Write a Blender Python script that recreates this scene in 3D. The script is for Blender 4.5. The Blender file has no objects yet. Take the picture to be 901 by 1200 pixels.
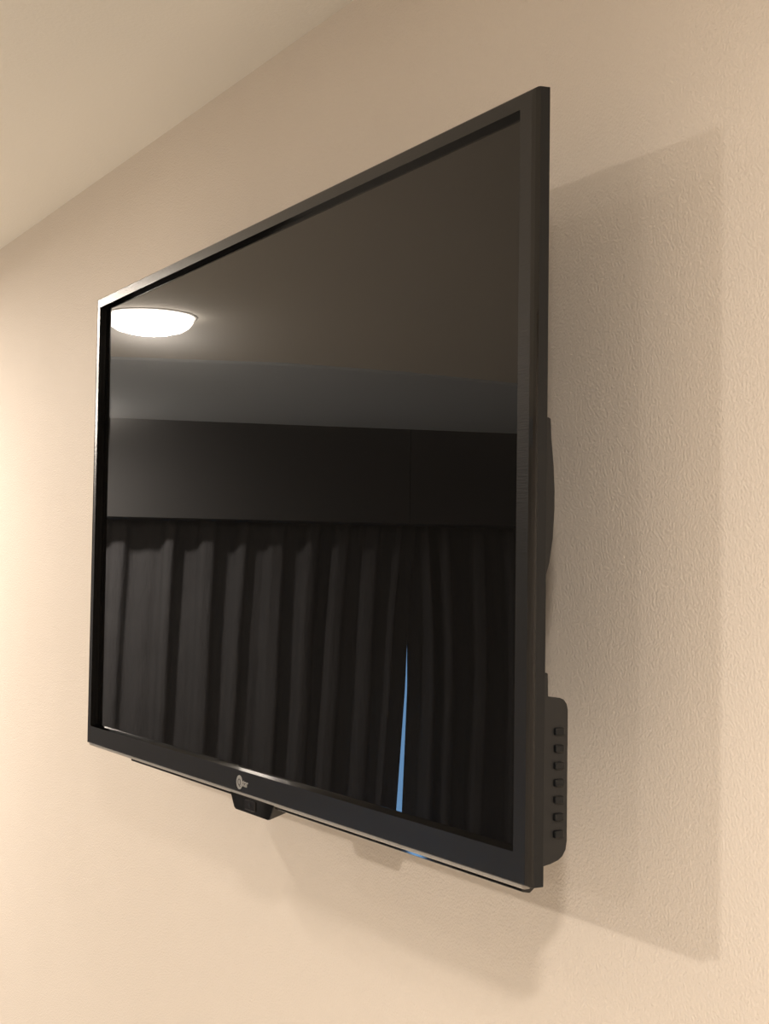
import bpy, bmesh, math
from mathutils import Vector, Matrix

C = bpy.context.scene.collection
S = bpy.context.scene
Z0 = 1.75            # height of the television's centre above the floor

# ---------------------------------------------------------------- camera
cam_d = bpy.data.cameras.new('camera')
cam = bpy.data.objects.new('camera', cam_d)
C.objects.link(cam)
S.camera = cam
F_PX = 1676.7
cam_d.sensor_fit = 'VERTICAL'
cam_d.sensor_height = 36.0
cam_d.sensor_width = 27.03
cam_d.lens = F_PX / 1200 * 36.0
cam_d.clip_start = 0.02
yaw, pitch, roll = 1.0446350714632073, 0.0455420284087845, -0.013934196864400112
Rm = Matrix.Rotation(yaw, 3, 'Z') @ Matrix.Rotation(pitch, 3, 'X') @ Matrix.Rotation(roll, 3, 'Y')
Rc = Rm @ Matrix.Rotation(math.pi / 2, 3, 'X')
cam.matrix_world = Matrix.Translation((0.992075, -0.457604, Z0 - 0.051812)) @ Rc.to_4x4()

# ---------------------------------------------------------------- world: blue evening sky outside the window
w = bpy.data.worlds.new('evening_sky')
S.world = w
w.use_nodes = True
bg = w.node_tree.nodes['Background']
bg.inputs[0].default_value = (0.27, 0.52, 0.92, 1)
bg.inputs[1].default_value = 9.0

# ---------------------------------------------------------------- exposure
S.view_settings.view_transform = 'Standard'
S.view_settings.look = 'None'
S.view_settings.gamma = 1
S.view_settings.exposure = -0.17

# ---------------------------------------------------------------- constants of the room
WALL_Y = 0.108       # face of the wall the television hangs on
CEIL = 0.432
FLOOR = -Z0
FRONT_Y = -3.4
RIGHT_X = 2.1
LAMP_COLOR = (1.0, 0.885, 0.765)
# (x, y, watts)
LAMPS = [(-1.54, -0.486, 17.5), (-0.05, -1.49, 17.5), (1.19, -0.59, 17.5), (1.40, -2.54, 17.5), (-2.95, -0.74, 50.0)]

# ---------------------------------------------------------------- materials
def mat(name, col, rough=0.5, metal=0.0, spec=0.5, coat=0.0, coat_rough=0.03):
    m = bpy.data.materials.new(name)
    m.use_nodes = True
    b = m.node_tree.nodes['Principled BSDF']
    b.inputs['Base Color'].default_value = (*col, 1)
    b.inputs['Roughness'].default_value = rough
    b.inputs['Metallic'].default_value = metal
    b.inputs['Specular IOR Level'].default_value = spec
    b.inputs['Coat Weight'].default_value = coat
    b.inputs['Coat Roughness'].default_value = coat_rough
    return m

def add_bump(m, scale, dist, stretch=(1, 1, 1), detail=3.0, strength=1.0, socket='Normal'):
    nt = m.node_tree
    b = nt.nodes['Principled BSDF']
    tc = nt.nodes.new('ShaderNodeTexCoord')
    mp = nt.nodes.new('ShaderNodeMapping')
    mp.inputs['Scale'].default_value = stretch
    n = nt.nodes.new('ShaderNodeTexNoise')
    n.inputs['Scale'].default_value = scale
    n.inputs['Detail'].default_value = detail
    n.inputs['Roughness'].default_value = 0.5
    bp = nt.nodes.new('ShaderNodeBump')
    bp.inputs['Distance'].default_value = dist
    bp.inputs['Strength'].default_value = strength
    nt.links.new(tc.outputs['Object'], mp.inputs['Vector'])
    nt.links.new(mp.outputs['Vector'], n.inputs['Vector'])
    nt.links.new(n.outputs['Fac'], bp.inputs['Height'])
    nt.links.new(bp.outputs['Normal'], b.inputs[socket])
    return n

def add_mottle(m, c0, c1, scale):
    nt = m.node_tree
    b = nt.nodes['Principled BSDF']
    tc = nt.nodes.new('ShaderNodeTexCoord')
    n = nt.nodes.new('ShaderNodeTexNoise')
    n.inputs['Scale'].default_value = scale
    n.inputs['Detail'].default_value = 4
    r = nt.nodes.new('ShaderNodeValToRGB')
    r.color_ramp.elements[0].position = 0.3
    r.color_ramp.elements[0].color = (*c0, 1)
    r.color_ramp.elements[1].position = 0.7
    r.color_ramp.elements[1].color = (*c1, 1)
    nt.links.new(tc.outputs['Object'], n.inputs['Vector'])
    nt.links.new(n.outputs['Fac'], r.inputs['Fac'])
    nt.links.new(r.outputs['Color'], b.inputs['Base Color'])

M_WALL = mat('wall_paint', (0.70, 0.64, 0.575), 0.6, spec=0.3)
add_mottle(M_WALL, (0.69, 0.63, 0.565), (0.71, 0.65, 0.585), 5)
add_bump(M_WALL, 600, 0.0006, (1, 1, 0.9), 1.0)
M_CEIL = mat('ceiling_paint', (0.83, 0.80, 0.74), 0.75, spec=0.2)
add_bump(M_CEIL, 250, 0.0003)
M_FLOOR = mat('floor_covering', (0.70, 0.67, 0.62), 0.6)
add_mottle(M_FLOOR, (0.68, 0.65, 0.60), (0.72, 0.69, 0.64), 14)
M_BEZEL = mat('dark_brushed_plastic', (0.0135, 0.0135, 0.0138), 0.27, spec=0.33)
add_bump(M_BEZEL, 900, 0.00008, (0.12, 1, 1), 2)
M_SIDE = mat('satin_black_plastic', (0.0070, 0.0080, 0.0092), 0.42, spec=0.33)
M_GLOSS = mat('gloss_black_plastic', (0.004, 0.004, 0.004), 0.035, spec=0.5)
M_INNER = mat('inner_edge_plastic', (0.002, 0.002, 0.002), 0.07, spec=0.06)
M_BACK = mat('matt_black_plastic', (0.018, 0.018, 0.018), 0.55, spec=0.4)
add_bump(M_BACK, 1500, 0.00006)
M_TRIM = mat('polished_grey_trim', (0.36, 0.345, 0.325), 0.45, metal=0.5)
M_LOGO = mat('silver_print', (0.32, 0.32, 0.31), 0.4, metal=0.2)
M_LOGO_DARK = mat('dark_print', (0.04, 0.04, 0.04), 0.4)
M_IRWIN = mat('smoked_plastic', (0.012, 0.011, 0.012), 0.12)
M_SCREEN = mat('screen_glass', (0.0035, 0.0033, 0.0032), 0.5, spec=0.0, coat=1.0, coat_rough=0.0)
M_SCREEN.node_tree.nodes['Principled BSDF'].inputs['Coat IOR'].default_value = 1.40
_nt = M_SCREEN.node_tree                 # faint anti-glare haze over the sharp reflection
_g = _nt.nodes.new('ShaderNodeBsdfGlossy')
_g.inputs['Color'].default_value = (0.0075, 0.0075, 0.0075, 1)
_g.inputs['Roughness'].default_value = 0.18
_a = _nt.nodes.new('ShaderNodeAddShader')
_nt.links.new(_nt.nodes['Principled BSDF'].outputs[0], _a.inputs[0])
_nt.links.new(_g.outputs[0], _a.inputs[1])
_nt.links.new(_a.outputs[0], _nt.nodes['Material Output'].inputs['Surface'])
M_CURTAIN = mat('charcoal_fabric', (0.080, 0.080, 0.085), 0.9, spec=0.15)
add_mottle(M_CURTAIN, (0.074, 0.074, 0.079), (0.087, 0.087, 0.092), 9)
add_bump(M_CURTAIN, 60, 0.004, (1, 1, 0.25))
M_DARKWALL = mat('dark_taupe_paint', (0.054, 0.054, 0.055), 0.7, spec=0.2)
M_WHITE = mat('white_enamel', (0.8, 0.79, 0.77), 0.35)
M_METAL = mat('black_steel', (0.03, 0.03, 0.03), 0.4, metal=0.5)
M_SHADE = mat('window_frame_paint', (0.75, 0.75, 0.74), 0.4)

def emit(name, col, strength):
    m = bpy.data.materials.new(name)
    m.use_nodes = True
    nt = m.node_tree
    nt.nodes.remove(nt.nodes['Principled BSDF'])
    e = nt.nodes.new('ShaderNodeEmission')
    e.inputs[0].default_value = (*col, 1)
    e.inputs[1].default_value = strength
    nt.links.new(e.outputs[0], nt.nodes['Material Output'].inputs[0])
    return m
M_LENS = emit('lit_diffuser', (1.0, 0.88, 0.75), 30.0)

def glass_mat():
    m = bpy.data.materials.new('window_glass')
    m.use_nodes = True
    nt = m.node_tree
    nt.nodes.remove(nt.nodes['Principled BSDF'])
    t = nt.nodes.new('ShaderNodeBsdfTransparent')
    t.inputs[0].default_value = (0.93, 0.96, 0.95, 1)
    g = nt.nodes.new('ShaderNodeBsdfGlossy')
    g.inputs['Roughness'].default_value = 0.0
    fr = nt.nodes.new('ShaderNodeFresnel')
    fr.inputs[0].default_value = 1.5
    mx = nt.nodes.new('ShaderNodeMixShader')
    nt.links.new(fr.outputs[0], mx.inputs[0])
    nt.links.new(t.outputs[0], mx.inputs[1])
    nt.links.new(g.outputs[0], mx.inputs[2])
    nt.links.new(mx.outputs[0], nt.nodes['Material Output'].inputs[0])
    return m
M_GLASS = glass_mat()

# ---------------------------------------------------------------- mesh helpers (coordinates: television centre = 0,0,0)
def obj(name, bm, m, parent=None, origin=None, smooth=False, bevel=0.0, seg=2):
    o_ = Vector(origin if origin is not None else (parent['org'] if parent is not None else (0, 0, 0)))
    bmesh.ops.translate(bm, verts=bm.verts, vec=-o_)
    bmesh.ops.recalc_face_normals(bm, faces=bm.faces)
    me = bpy.data.meshes.new(name)
    bm.to_mesh(me)
    bm.free()
    for q in (m if isinstance(m, (list, tuple)) else [m]):
        me.materials.append(q)
    if smooth:
        for p in me.polygons:
            p.use_smooth = True
    ob = bpy.data.objects.new(name, me)
    C.objects.link(ob)
    if parent is not None:
        ob.parent = parent
        ob['org'] = list(o_)
    else:
        ob.location = o_ + Vector((0, 0, Z0))
        ob['org'] = list(o_)
    if bevel:
        b = ob.modifiers.new('bevel', 'BEVEL')
        b.width = bevel
        b.segments = seg
        b.limit_method = 'ANGLE'
        b.angle_limit = math.radians(35)
    return ob

def thing(name, label, cat, org, group=None):
    o = bpy.data.objects.new(name, None)
    C.objects.link(o)
    o.empty_display_size = 0.05
    o.location = Vector(org) + Vector((0, 0, Z0))
    o['org'] = list(org)
    o['label'] = label
    o['category'] = cat
    if group:
        o['group'] = group
    return o

def struct(o):
    o['kind'] = 'structure'
    return o

def box(bm, x0, x1, y0, y1, z0, z1):
    v = [bm.verts.new(p) for p in ((x0, y0, z0), (x1, y0, z0), (x1, y1, z0), (x0, y1, z0),
                                   (x0, y0, z1), (x1, y0, z1), (x1, y1, z1), (x0, y1, z1))]
    for f in ((0, 3, 2, 1), (4, 5, 6, 7), (0, 1, 5, 4), (1, 2, 6, 5), (2, 3, 7, 6), (3, 0, 4, 7)):
        bm.faces.new([v[i] for i in f])
    return bm

def rings(bm, rs, cap_first=False, cap_last=False, mats=None):
    """rs: list of (x0, x1, z0, z1, y) rectangles joined by mitred quads"""
    vs = []
    for (x0, x1, z0, z1, y) in rs:
        vs.append([bm.verts.new(p) for p in ((x0, y, z0), (x1, y, z0), (x1, y, z1), (x0, y, z1))])
    for i in range(len(vs) - 1):
        for k in range(4):
            f = bm.faces.new((vs[i][k], vs[i][(k + 1) % 4], vs[i + 1][(k + 1) % 4], vs[i + 1][k]))
            if mats:
                f.material_index = mats[i]
    if cap_first:
        bm.faces.new(vs[0])
    if cap_last:
        bm.faces.new(vs[-1])
    return bm

def extrude_x(bm, prof, x0, x1, inset=0.0):
    """prof: closed list of (y, z)"""
    a = [bm.verts.new((x0, y, z)) for y, z in prof]
    b = [bm.verts.new((x1, y, z)) for y, z in prof]
    n = len(prof)
    for i in range(n):
        bm.faces.new((a[i], a[(i + 1) % n], b[(i + 1) % n], b[i]))
    bm.faces.new(a)
    bm.faces.new(b)
    return bm

def prism(bm, pts_a, pts_b):
    a = [bm.verts.new(p) for p in pts_a]
    b = [bm.verts.new(p) for p in pts_b]
    n = len(a)
    for i in range(n):
        bm.faces.new((a[i], a[(i + 1) % n], b[(i + 1) % n], b[i]))
    bm.faces.new(a)
    bm.faces.new(b)
    return bm

def lathe(bm, prof, cx, cy, n=48, cap=False):
    """prof: (r, z) list turned about the vertical through cx, cy"""
    rows = []
    for r, z in prof:
        rows.append([bm.verts.new((cx + r * math.cos(2 * math.pi * k / n), cy + r * math.sin(2 * math.pi * k / n), z)) for k in range(n)])
    for i in range(len(rows) - 1):
        for k in range(n):
            bm.faces.new((rows[i][k], rows[i][(k + 1) % n], rows[i + 1][(k + 1) % n], rows[i + 1][k]))
    if cap:
        bm.faces.new(rows[0])
    return bm

# ---------------------------------------------------------------- window wall frame: runs slightly askew to the room
P0 = Vector((-3.28, -1.0))
U = Vector((0.285, -0.958)).normalized()
N = Vector((-U.y, U.x))                 # towards the room (+x)
def ww(s, d, z):
    """s along the wall, d metres out of the room behind its face"""
    q = P0 + U * s - N * d
    return (q.x, q.y, z)
def s_at_y(y, d=0.0):
    return (y - P0.y + N.y * d) / U.y
S_LEFT = s_at_y(WALL_Y)
S_RIGHT = s_at_y(FRONT_Y)

def wbox(bm, s0, s1, d0, d1, z0, z1):
    v = [bm.verts.new(ww(s, d, z)) for z in (z0, z1) for s, d in ((s0, d0), (s1, d0), (s1, d1), (s0, d1))]
    for f in ((0, 3, 2, 1), (4, 5, 6, 7), (0, 1, 5, 4), (1, 2, 6, 5), (2, 3, 7, 6), (3, 0, 4, 7)):
        bm.faces.new([v[i] for i in f])
    return bm

# ---------------------------------------------------------------- the room
TH = 0.12
CREASE = [(-2.21, WALL_Y), (-2.07, -0.60), (-1.93, -0.95), (-1.89, -1.25), (-1.90, -1.70), (-1.92, FRONT_Y)]
struct(obj('wall_back', box(bmesh.new(), -3.95, RIGHT_X + TH, WALL_Y, WALL_Y + TH, FLOOR, CEIL + 0.06), M_WALL))
struct(obj('wall_right', box(bmesh.new(), RIGHT_X, RIGHT_X + TH, FRONT_Y - TH, WALL_Y, FLOOR, CEIL + 0.06), M_WALL))
struct(obj('wall_front', box(bmesh.new(), -3.2, RIGHT_X, FRONT_Y - TH, FRONT_Y, FLOOR, CEIL + 0.06), M_WALL))
struct(obj('floor', box(bmesh.new(), -4.2, RIGHT_X + TH, FRONT_Y - TH, WALL_Y + TH, FLOOR - 0.1, FLOOR), M_FLOOR))

RISE = 0.0
def ceiling_mesh(part):
    bm = bmesh.new()
    a, b = [], []
    for (x, y) in CREASE:
        if part == 0:
            a.append((x, y, CEIL)); b.append((RIGHT_X, y, CEIL))
        else:
            s = s_at_y(y)
            q = ww(s, 0.0, 0)
            a.append((q[0], y, CEIL + RISE)); b.append((x, y, CEIL))
    def sheet(dz):
        va = [bm.verts.new((p[0], p[1], p[2] + dz)) for p in a]
        vb = [bm.verts.new((p[0], p[1], p[2] + dz)) for p in b]
        for i in range(len(va) - 1):
            bm.faces.new((va[i], va[i + 1], vb[i + 1], vb[i]))
        return va, vb
    la, lb = sheet(0)
    ua, ub = sheet(0.10)
    loop_l = la + lb[::-1]
    loop_u = ua + ub[::-1]
    n = len(loop_l)
    for i in range(n):
        bm.faces.new((loop_l[i], loop_l[(i + 1) % n], loop_u[(i + 1) % n], loop_u[i]))
    return bm
struct(obj('ceiling', ceiling_mesh(0), M_CEIL))
M_CEIL_DAYLIT = mat('ceiling_daylight_tint', (0.66, 0.74, 0.84), 0.7, spec=0.2)  # bluish tint of window daylight put into the colour
struct(obj('ceiling_window_side', ceiling_mesh(1), M_CEIL_DAYLIT))

# rounded bead added along the ceiling crease to imitate its thin bluish highlight
bm = bmesh.new()
rows = []
for (x, y) in CREASE:
    rows.append([bm.verts.new((x + 0.009 * math.cos(a * math.pi / 6), y, CEIL + 0.001 - 0.007 * math.sin(a * math.pi / 6))) for a in range(7)])
for i in range(len(rows) - 1):
    for k in range(6):
        bm.faces.new((rows[i][k], rows[i][k + 1], rows[i + 1][k + 1], rows[i + 1][k]))
    bm.faces.new((rows[i][0], rows[i][6], rows[i + 1][6], rows[i + 1][0]))
bm.faces.new(rows[0]); bm.faces.new(rows[-1])
struct(obj('highlight_bead', bm, M_CEIL_DAYLIT, smooth=False))

# wall with the curtained window recess
LINTEL = 0.125
S0, S1 = S_LEFT + 0.28, S_RIGHT - 0.12
bm = bmesh.new()
SEAM = 0.985                                                                    # joint between the two boards above the recess
wbox(bm, S_LEFT - 0.05, SEAM - 0.0012, 0, 0.14, LINTEL, CEIL + 0.14)
wbox(bm, SEAM + 0.0012, S_RIGHT + 0.05, 0, 0.14, LINTEL, CEIL + 0.14)
wbox(bm, SEAM - 0.0012, SEAM + 0.0012, 0.012, 0.14, LINTEL, CEIL + 0.14)
wbox(bm, S_LEFT - 0.05, S0, 0, 0.42, FLOOR, LINTEL)
wbox(bm, S1, S_RIGHT + 0.05, 0, 0.42, FLOOR, LINTEL)
wbox(bm, S0, S1, 0.14, 0.42, LINTEL, LINTEL + 0.12)                             # recess soffit
WS0, WS1, WZ0, WZ1 = S0 + 0.25, S1 - 0.25, -1.70, 0.03
wbox(bm, S0, WS0, 0.34, 0.42, FLOOR, LINTEL)
wbox(bm, WS1, S1, 0.34, 0.42, FLOOR, LINTEL)
wbox(bm, WS0, WS1, 0.34, 0.42, WZ1, LINTEL)
wbox(bm, WS0, WS1, 0.34, 0.42, FLOOR, WZ0)
struct(obj('wall_left', bm, M_DARKWALL))
win = struct(thing('window_1', 'wide glazed window behind the drawn dark curtains', 'window', ww((WS0 + WS1) / 2, 0.38, WZ0)))
del win['label'], win['category']
bm = bmesh.new()
fw = 0.05
wbox(bm, WS0, WS0 + fw, 0.355, 0.405, WZ0, WZ1)
wbox(bm, WS1 - fw, WS1, 0.355, 0.405, WZ0, WZ1)
wbox(bm, WS0 + fw, WS1 - fw, 0.355, 0.405, WZ0, WZ0 + fw)
wbox(bm, WS0 + fw, WS1 - fw, 0.355, 0.405, WZ1 - fw, WZ1)
obj('window_frame', bm, M_SHADE, win)
bm = bmesh.new()
wbox(bm, WS0 + fw, WS1 - fw, 0.378, 0.382, WZ0 + fw, WZ1 - fw)
obj('glass_pane', bm, M_GLASS, win)

# ---------------------------------------------------------------- curtains
def interp(x, xs, ys):
    if x <= xs[0]: return ys[0]
    for i in range(len(xs) - 1):
        if x <= xs[i + 1]:
            t = (x - xs[i]) / (xs[i + 1] - xs[i])
            return ys[i] + t * (ys[i + 1] - ys[i])
    return ys[-1]

def curtain(name, label, sl, sr, ridges, d_base, depth, drift, flat=None):
    """sl, sr: edge position as functions of z; ridges: list of (s, half width)"""
    th = 0.004
    zs = [LINTEL - 0.004 - i * (LINTEL - 0.004 - (FLOOR + 0.012)) / 60 for i in range(61)]
    smin, smax = sl(LINTEL), sr(LINTEL)
    n = int((smax - smin) / 0.008)
    bm = bmesh.new()
    front, back = [], []
    for z in zs:
        a, b = sl(z), sr(z)
        fr, bk = [], []
        k = (LINTEL - z)
        for i in range(n + 1):
            t = i / n
            s0 = smin + t * (smax - smin)
            d = 0.0
            for j, (rs, hw) in enumerate(ridges):
                u = abs(s0 - rs - drift * k * math.sin(j * 2.3 + 0.7)) / hw
                if u < 1.7:
                    d = max(d, (1 / (1 + math.exp((u - 1.0) * 9))) * (0.82 + 0.18 * math.sin(j * 1.7)))
            d += 0.07 * math.sin(s0 * 41 + 1.3 * k) + 0.05 * math.sin(s0 * 83 + 2.1 * k + 1)
            if flat is not None:             # lies flat where it passes behind the other curtain
                d *= min(1.0, max(0.0, (s0 - flat) / 0.025))
            s = a + t * (b - a) if (a != smin or b != smax) else s0
            fr.append(bm.verts.new(ww(s, d_base - depth * d, z)))
            bk.append(bm.verts.new(ww(s, d_base - depth * d + th, z)))
        front.append(fr); back.append(bk)
    for i in range(len(zs) - 1):
        for j in range(n):
            bm.faces.new((front[i][j], front[i][j + 1], front[i + 1][j + 1], front[i + 1][j]))
            bm.faces.new((back[i][j], back[i + 1][j], back[i + 1][j + 1], back[i][j + 1]))
        bm.faces.new((front[i][0], front[i + 1][0], back[i + 1][0], back[i][0]))
        bm.faces.new((front[i][n], back[i][n], back[i + 1][n], front[i + 1][n]))
    for j in range(n):
        bm.faces.new((front[0][j], back[0][j], back[0][j + 1], front[0][j + 1]))
        bm.faces.new((front[-1][j], front[-1][j + 1], back[-1][j + 1], back[-1][j]))
    sm = (smin + smax) / 2
    o = obj(name, bm, M_CURTAIN, origin=ww(sm, d_base, FLOOR), smooth=True)
    o['label'] = label
    o['category'] = 'curtain'
    return o

ZK = [-1.76, -0.836, -0.421, -0.247, 0.125]
edge_l = lambda z: interp(z, ZK, [0.92, 0.988, 1.014, 1.0200, 1.045])
edge_r = lambda z: interp(z, ZK, [1.03, 1.0145, 1.0275, 1.0245, 1.000])
R1 = [(-0.92, .026), (-0.80, .03), (-0.66, .025), (-0.52, .03), (-0.38, .028), (-0.24, .03), (-0.10, .03),
      (0.062, .027), (0.222, .020), (0.346, .027), (0.462, .018), (0.572, .028), (0.688, .026), (0.789, .026), (0.891, .026), (0.984, .007)]
R2 = [(1.064, .022), (1.137, .018), (1.256, .026), (1.371, .022), (1.49, .026), (1.62, .024), (1.74, .028), (1.88, .024), (2.01, .026), (2.14, .026), (2.27, .024)]
curtain('curtain', 'pleated charcoal curtain left of the blue daylight gap, mirrored in the television screen',
        lambda z: S0 + 0.02, edge_l, R1, 0.145, 0.048, 0.012)
curtain('curtain', 'pleated charcoal curtain right of the blue daylight gap, mirrored in the television screen',
        edge_r, lambda z: S1 - 0.02, R2, 0.165, 0.068, 0.012, flat=1.046)


# ---------------------------------------------------------------- downlights
LAMP_LABELS = [
    'round lit ceiling downlight mirrored in the upper left corner of the television screen',
    'round recessed ceiling downlight in the middle of the room straight before the television',
    'round recessed ceiling downlight near the television wall right of the television',
    'round recessed ceiling downlight in the far corner diagonally behind the camera',
    'round recessed ceiling downlight close to the dark curtained window wall']
for (lx, ly, wt), lab in zip(LAMPS, LAMP_LABELS):
    t = thing('downlight', lab, 'ceiling light', (lx, ly, CEIL), 'round ceiling downlights')
    obj('trim_ring', lathe(bmesh.new(), [(0.083, CEIL - 0.0016), (0.084, CEIL - 0.0024), (0.087, CEIL - 0.0018), (0.090, CEIL - 0.0002), (0.083, CEIL - 0.0002), (0.083, CEIL - 0.0016)], lx, ly), M_WHITE, t, smooth=True)
    obj('diffuser', lathe(bmesh.new(), [(0.010, CEIL - 0.0303), (0.048, CEIL - 0.0300), (0.063, CEIL - 0.0262), (0.074, CEIL - 0.0190), (0.080, CEIL - 0.0110), (0.0825, CEIL - 0.0012)], lx, ly, cap=True), M_LENS, t, smooth=True)
    ld = bpy.data.lights.new('downlight_bulb', 'AREA')
    ld.shape = 'DISK'
    ld.size = 0.085
    ld.energy = wt
    ld.color = LAMP_COLOR
    lo = bpy.data.objects.new('bulb', ld)
    C.objects.link(lo)
    lo.parent = t
    lo.location = (0, 0, -0.031)

# ---------------------------------------------------------------- the television
TV = thing('television', 'black flat screen television mounted on the beige wall, dark glossy screen reflecting curtains', 'television', (0, 0.05, -0.23))
X0, X1, ZB, ZT = -0.365, 0.3595, -0.2160, 0.2175      # matt front face
IX0, IX1, IZB, IZT = -0.3588, 0.3485, -0.2000, 0.2095 # its inner edge
bm = bmesh.new()
rings(bm, [(X0 + 0.003, X1 - 0.003, ZB + 0.003, ZT - 0.003, 0.0088),
           (X0 - 0.005, X1 + 0.0052, ZB - 0.001, ZT + 0.0018, 0.0088),
           (X0 - 0.005, X1 + 0.0052, ZB - 0.001, ZT + 0.0012, 0.0022),
           (X0 - 0.0046, X1 + 0.0047, ZB - 0.0009, ZT + 0.0010, 0.0012), (X0 - 0.0032, X1 + 0.0033, ZB - 0.0006, ZT + 0.0006, 0.0004),
           (X0, X1, ZB, ZT, 0.0), (IX0, IX1, IZB, IZT, 0.0)], mats=[1, 1, 2, 2, 2, 0])
frame = obj('frame', bm, [M_BEZEL, M_SIDE, M_GLOSS], TV, bevel=0.0004, seg=2)
bm = bmesh.new()
rings(bm, [(IX0, IX1, IZB, IZT, 0.00005), (IX0 + 0.0012, IX1 - 0.0012, IZB + 0.0010, IZT - 0.0012, 0.0030),
           (IX0 + 0.0013, IX1 - 0.0013, IZB + 0.0012, IZT - 0.0014, 0.0036),
           (IX0 + 0.0024, IX1 - 0.0024, IZB + 0.0018, IZT - 0.0026, 0.0063)])
obj('inner_bezel', bm, M_INNER, TV)
bm = bmesh.new()
box(bm, IX0 + 0.0015, IX1 - 0.0015, 0.0060, 0.0084, IZB + 0.0012, IZT - 0.0016)
obj('screen', bm, M_SCREEN, TV)['label'] = 'dark glossy display glass reflecting a ceiling lamp and curtains'
# polished lip under the lower bezel
bm = bmesh.new()
extrude_x(bm, [(0.0012, ZB - 0.0002), (0.0006, ZB - 0.0008), (0.0008, ZB - 0.0020), (0.0016, ZB - 0.0030), (0.0030, ZB - 0.0034), (0.0060, ZB - 0.0034), (0.0084, ZB - 0.0012), (0.0084, ZB - 0.0002)], X0 + 0.002, X1 - 0.004)
obj('lower_trim', bm, M_TRIM, TV, smooth=False)['label'] = 'pale polished strip along the lower edge'
# slim dark tray behind the trim, set in from both ends
bm = bmesh.new()
extrude_x(bm, [(0.0026, ZB - 0.0012), (0.0028, ZB - 0.0052), (0.0080, ZB - 0.0062), (0.0110, ZB - 0.0040), (0.0110, ZB)], -0.252, X1 - 0.006)
obj('lower_tray', bm, M_GLOSS, TV, bevel=0.0004)
# rear shell
bm = bmesh.new()
rings(bm, [(X0 + 0.004, X1 - 0.004, ZB + 0.004, ZT - 0.004, 0.0086), (X0 + 0.006, X1 - 0.006, ZB + 0.006, ZT - 0.006, 0.0125),
           (X0 + 0.035, X1 - 0.035, ZB + 0.035, ZT - 0.035, 0.0260)], cap_first=True, cap_last=True)
obj('rear_shell', bm, M_BACK, TV, bevel=0.001)
# rear bulge
bm = bmesh.new()
prof = [(0.012, 0.0425), (0.0425, 0.0425), (0.0432, 0.0300), (0.0450, 0.0150), (0.0458, 0.0), (0.0458, -0.012), (0.0448, -0.028), (0.0425, -0.042), (0.0390, -0.053), (0.0350, -0.060), (0.0330, -0.062), (0.012, -0.062)]
extrude_x(bm, prof, -0.24, 0.3230)
obj('rear_bulge', bm, M_BACK, TV, bevel=0.0012)
# lower rear housing with its row of studs
HX = 0.3440
bm = bmesh.new()
prof = [(0.010, -0.104), (0.0262, -0.104), (0.0266, -0.1175), (0.0350, -0.1182), (0.0375, -0.1192), (0.0395, -0.1215), (0.0404, -0.1250), (0.0404, -0.1980), (0.0396, -0.2030), (0.0374, -0.2066), (0.0345, -0.2086), (0.0290, -0.2103), (0.0240, -0.2112), (0.010, -0.2125)]
extrude_x(bm, prof, -0.335, HX)
hs = obj('rear_housing', bm, M_BACK, TV, bevel=0.0008)
for k in range(7):
    zc = -0.1368 - k * 0.0095
    bm = bmesh.new()
    box(bm, HX - 0.001, HX + 0.0022, 0.0303, 0.0365, zc - 0.0021, zc + 0.0021)
    obj('vent_stud', bm, M_SIDE, hs, bevel=0.0009, seg=3)
# wall bracket
bm = bmesh.new()
box(bm, -0.11, 0.11, WALL_Y - 0.004, WALL_Y, -0.11, 0.08)
box(bm, -0.085, -0.055, 0.0440, WALL_Y - 0.004, -0.05, 0.03)
box(bm, 0.055, 0.085, 0.0440, WALL_Y - 0.004, -0.05, 0.03)
obj('wall_bracket', bm, M_METAL, TV)
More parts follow.
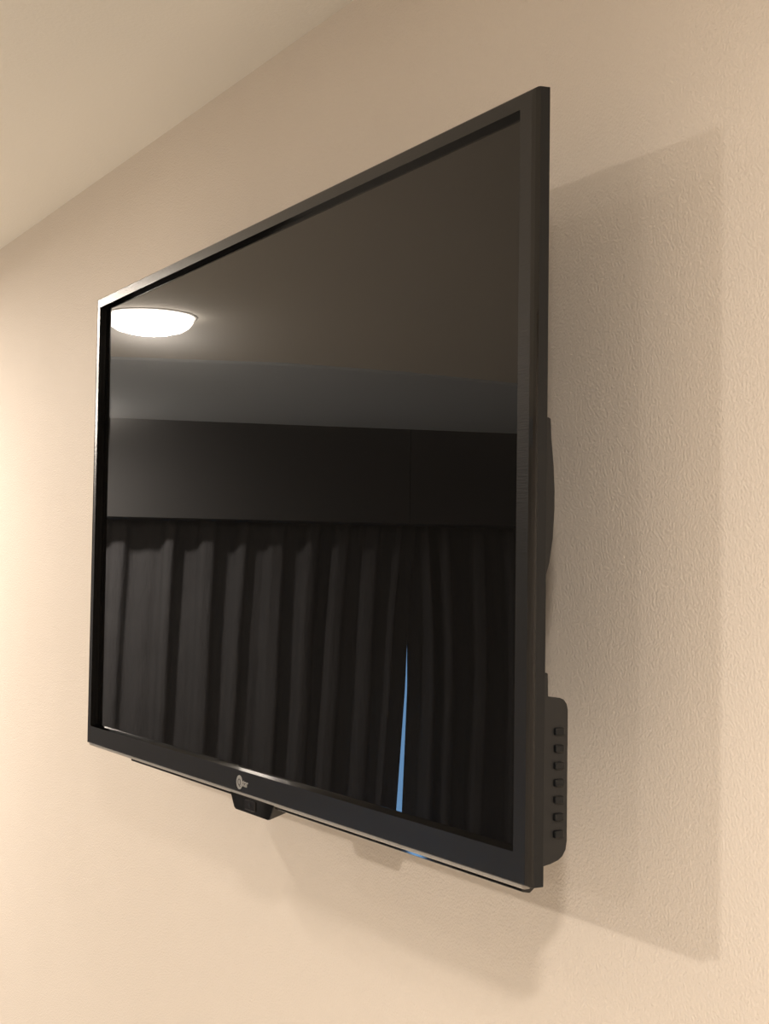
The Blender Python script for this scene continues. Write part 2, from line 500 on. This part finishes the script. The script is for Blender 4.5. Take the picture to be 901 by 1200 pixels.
# receiver box hanging under the bezel
bm = bmesh.new()
zt, zb = ZB - 0.0015, -0.2300
prism(bm, [(-0.0300, 0.0012, zt), (0.0500, 0.0012, zt), (0.0415, 0.0012, zb), (0.0385, 0.0010, zb - 0.0006), (-0.0185, 0.0010, zb - 0.0006), (-0.0215, 0.0012, zb + 0.0004)],
      [(-0.0240, 0.0210, zt), (0.0440, 0.0210, zt), (0.0390, 0.0210, zb + 0.0055), (0.0360, 0.0210, zb + 0.0050), (-0.0160, 0.0210, zb + 0.0050), (-0.0190, 0.0210, zb + 0.0055)])
rb = obj('receiver_box', bm, M_GLOSS, TV, bevel=0.0006)
bm = bmesh.new()
box(bm, 0.000, 0.0175, 0.0002, 0.0016, zb + 0.0022, zt - 0.0028)
obj('receiver_window', bm, M_IRWIN, rb, bevel=0.0003)
bm = bmesh.new()
bmesh.ops.create_cone(bm, cap_ends=True, segments=24, radius1=0.0019, radius2=0.0019, depth=0.0004, matrix=Matrix.Translation((0.0088, 0.0001, (zb + zt) / 2)) @ Matrix.Rotation(math.pi / 2, 4, 'X'))
obj('power_button', bm, M_SIDE, rb)

# maker's mark on the lower bezel
def text_part(name, txt, size, x, z, y, m, parent, bold=0.0):
    cu = bpy.data.curves.new(name, 'FONT')
    cu.body = txt
    cu.size = size
    cu.extrude = 0.0001
    cu.offset = bold
    cu.space_character = 0.92
    tmp = bpy.data.objects.new(name, cu)
    C.objects.link(tmp)
    dg = bpy.context.evaluated_depsgraph_get()
    me = bpy.data.meshes.new_from_object(tmp.evaluated_get(dg))
    bpy.data.objects.remove(tmp)
    me.name = name
    me.transform(Matrix.Rotation(math.pi / 2, 4, 'X'))
    org = Vector(parent['org'])
    me.transform(Matrix.Translation(Vector((x, y, z)) - org))
    me.materials.clear()
    me.materials.append(m)
    o = bpy.data.objects.new(name, me)
    C.objects.link(o)
    o.parent = parent
    return o
bm = bmesh.new()
bmesh.ops.create_cone(bm, cap_ends=True, segments=40, radius1=0.0053, radius2=0.0053, depth=0.0003, matrix=Matrix.Translation((-0.0095, -0.0001, -0.2090)) @ Matrix.Rotation(math.pi / 2, 4, 'X'))
lg = obj('logo', bm, M_LOGO, TV)
lg['label'] = 'small silver round emblem with the maker name on the lower bezel'
text_part('logo_letter', 'Q', 0.0072, -0.0125, -0.2113, -0.0003, M_LOGO_DARK, lg, 0.0001)
text_part('logo_lettering', 'star', 0.0080, -0.0054, -0.2112, -0.0002, M_LOGO, lg, 0.00012)

for o in bpy.data.objects:
    if 'org' in o:
        del o['org']
